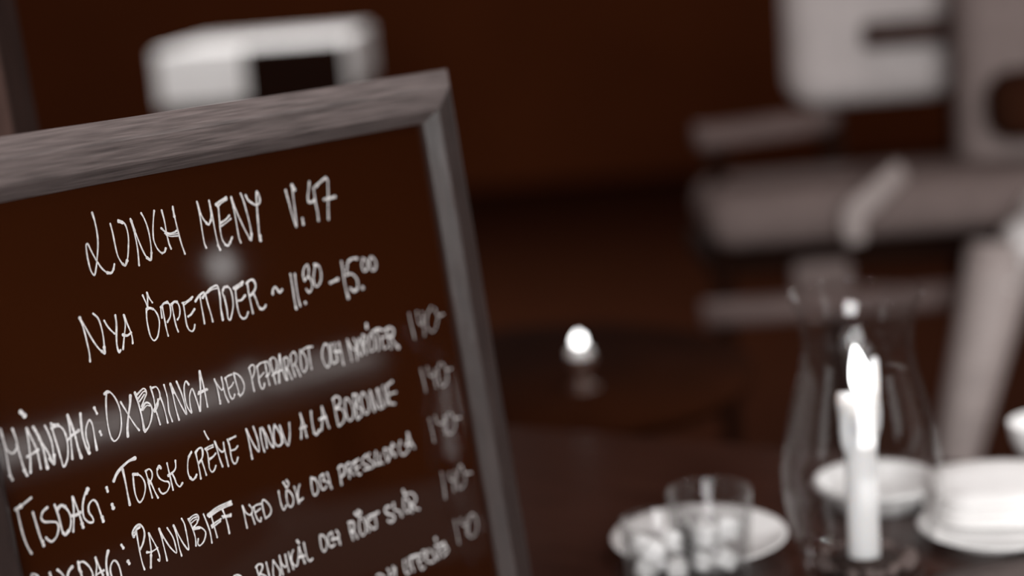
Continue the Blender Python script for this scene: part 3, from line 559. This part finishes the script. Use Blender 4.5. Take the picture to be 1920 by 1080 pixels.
# white throw over the seat corner
bm = bmesh.new(); n1, n2 = 14, 10
pA, pB = at(1862, 524, ZA - .20), at(1960, 400, ZA - .20)
G = [[[bm.verts.new(pA.lerp(pB, i / n1) + Vector((.02 + .008 * math.sin(i * .9), -.02 + .012 * math.sin(i * 1.1) + .14 * (j / n2) + k * .012, .03 * math.sin(3.14 * j / n2) - .012 + k * .006))) for j in range(n2 + 1)] for i in range(n1 + 1)] for k in (0, 1)]
for k in (0, 1):
    for i in range(n1):
        for j in range(n2): bm.faces.new((G[k][i][j], G[k][i + 1][j], G[k][i + 1][j + 1], G[k][i][j + 1]))
for i in range(n1):
    for j in (0, n2): bm.faces.new((G[0][i][j], G[0][i + 1][j], G[1][i + 1][j], G[1][i][j]))
for j in range(n2):
    for i in (0, n1): bm.faces.new((G[0][i][j], G[0][i][j + 1], G[1][i][j + 1], G[1][i][j]))
tag(bm_obj('throw', bm, M['white'], None, True), 'white folded throw over the sofa seat above its pale tapered leg', 'throw')

# ------------------------------------------------------------------ far table under a white cloth, dark chair before it
ZT = 4.6
nl, nr = at(292, 96, ZT), at(650, 72, ZT)
TW = T2 = (nl.z + nr.z) / 2
ux = (nr - nl); ux.z = 0; wid = ux.length; ux.normalize(); uy = Vector((-ux.y, ux.x, 0))
ft_c = (nl + nr) / 2 + uy * .42; ft_c.z = 0
RF = Matrix((ux, uy, Vector((0, 0, 1)))).transposed()
ft = empty('restaurant_table', ft_c, 'dark legged table hidden beneath the bright white cloth', 'table', None, RF)
box('table_top', (0, 0, T2 - .02), (wid - .01, .83, .03), M['tableleg'], ft, .003, 1)
for a in (-1, 1):
    for b in (-1, 1): box('leg', (a * (wid / 2 - .06), b * .36, (T2 - .035) / 2), (.05, .05, T2 - .035), M['tableleg'], ft, .004, 1)
bm = bmesh.new(); tk = .004
add_box(bm, (0, 0, T2 - .003), (wid + .004, .85, tk), .001, 1)
dr = .145
for (cx, cy, sx_, sy_) in ((0, -.425, wid + .01, .006), (0, .425, wid + .01, .006), (-wid / 2 - .002, 0, .006, .85), (wid / 2 + .002, 0, .006, .85)):
    add_box(bm, (cx, cy, T2 - dr / 2 - .002), (sx_, sy_, dr), .002, 1)
co = bm_obj('tablecloth', bm, M['cloth']); co.matrix_world = Matrix.Translation(ft_c) @ RF.to_4x4()
tag(co, 'bright white cloth over the far table at the upper left', 'tablecloth')
ZK = 3.9
kc = at(556, 200, ZK); kc.z = 0
ch = empty('dining_chair', kc, 'black chair whose back stands before the white cloth of the far table', 'chair')
def cbox(name, x0, y0, x1, y1, Z, depth, m, bev=.02): return pbox(name, x0, y0, x1, y1, Z, depth, m, ch, bev)
b_ = cbox('backrest', 466, 84, 655, 330, ZK, .03, M['darkchair'], .012)
sz = .46
box('seat', (0, .22, sz), (.42, .42, .04), M['darkchair'], ch, .012, 2)
for a in (-1, 1):
    for b in (0, 1): box('leg', (a * .18, .04 + b * .36, sz / 2 - .01), (.035, .035, sz - .02), M['darkchair'], ch, .005, 1)
for a in (-1, 1): box('back_post', (a * .10, .02, sz + .10), (.03, .03, .30), M['darkchair'], ch, .005, 1)
# pale shelf end left of the cloth
# ------------------------------------------------------------------ neighbouring table to the right: the board mirrors it
rt = empty('white_topped_table', (2.13, .30, 0), 'narrow white topped table mirrored as a pale band in the menu board', 'table')
RT = .66
box('table_top', (0, 0, RT - .02), (.24, 2.2, .045), M['cloth'], rt, .006, 2)
for a in (-1, 1):
    for b in (-1, 1): box('leg', (a * .09, b * 1.0, (RT - .04) / 2), (.05, .05, RT - .04), M['tableleg'], rt, .004, 1)
mc = empty('table_candle', (2.05, 1.155, RT), 'lit candle mirrored as a soft round spot in the menu board', 'candle')
lathe('base', [(0, 0), (.030, 0), (.031, .012), (.020, .030), (.008, .036), (0, .036)], M['china'], mc, (0, 0, 0), 28)
lathe('stem', [(0, .036), (.006, .036), (.005, .10), (.006, .165), (.012, .172), (.012, .178), (0, .178)], M['holder'], mc, (0, 0, 0), 20)
lathe('wax', [(0, .178), (.010, .178), (.010, .214), (.008, .217), (0, .216)], M['wax'], mc, (0, 0, 0), 24)
flame(mc, 0, 0, .217, .044, .0145)

# ------------------------------------------------------------------ pendant lamps, added out of view to brighten what stands below
def pendant(x, y, z, power, lab, r=.18):
    p = empty('added_pendant_lamp', (x, y, z), lab, 'lamp', 'added pendant lamps out of view over the tables')
    lathe('lamp_shade', [(r, 0), (r * .96, .03), (r * .6, .13), (r * .25, .17), (.03, .19), (.028, .188), (r * .24, .166), (r * .58, .126), (r * .94, .03), (r - .003, 0), (r, 0)], M['lamp'], p, (0, 0, 0), 40)
    tube('cord', [(0, 0, .185), (0, 0, .5), (0, 0, 2.8 - z)], [.004, .004], M['lamp'], p, 8, 2)
    l = bpy.data.lights.new('added_lamp_light', 'AREA'); l.shape = 'DISK'; l.size = r * 1.05; l.energy = power; l.color = (1, .99, .985)
    o = bpy.data.objects.new('added_lamp_light', l); COL.objects.link(o); o.location = (0, 0, .115); o.parent = p
    return p
pendant(.78, 1.30, 1.65, 4.5, 'added unseen black pendant lamp hanging over the dark table with the candle')
pendant(-.52, .48, 1.75, 8, 'added unseen black pendant lamp hanging above the menu board')  # added to lighten the top bevel of the frame
pendant(-.55, 4.4, 2.1, 28, 'added unseen black pendant lamp hanging over the far white cloth')
pendant(2.1, 0.75, 1.75, 52, 'added unseen black pendant lamp hanging over the white topped table')
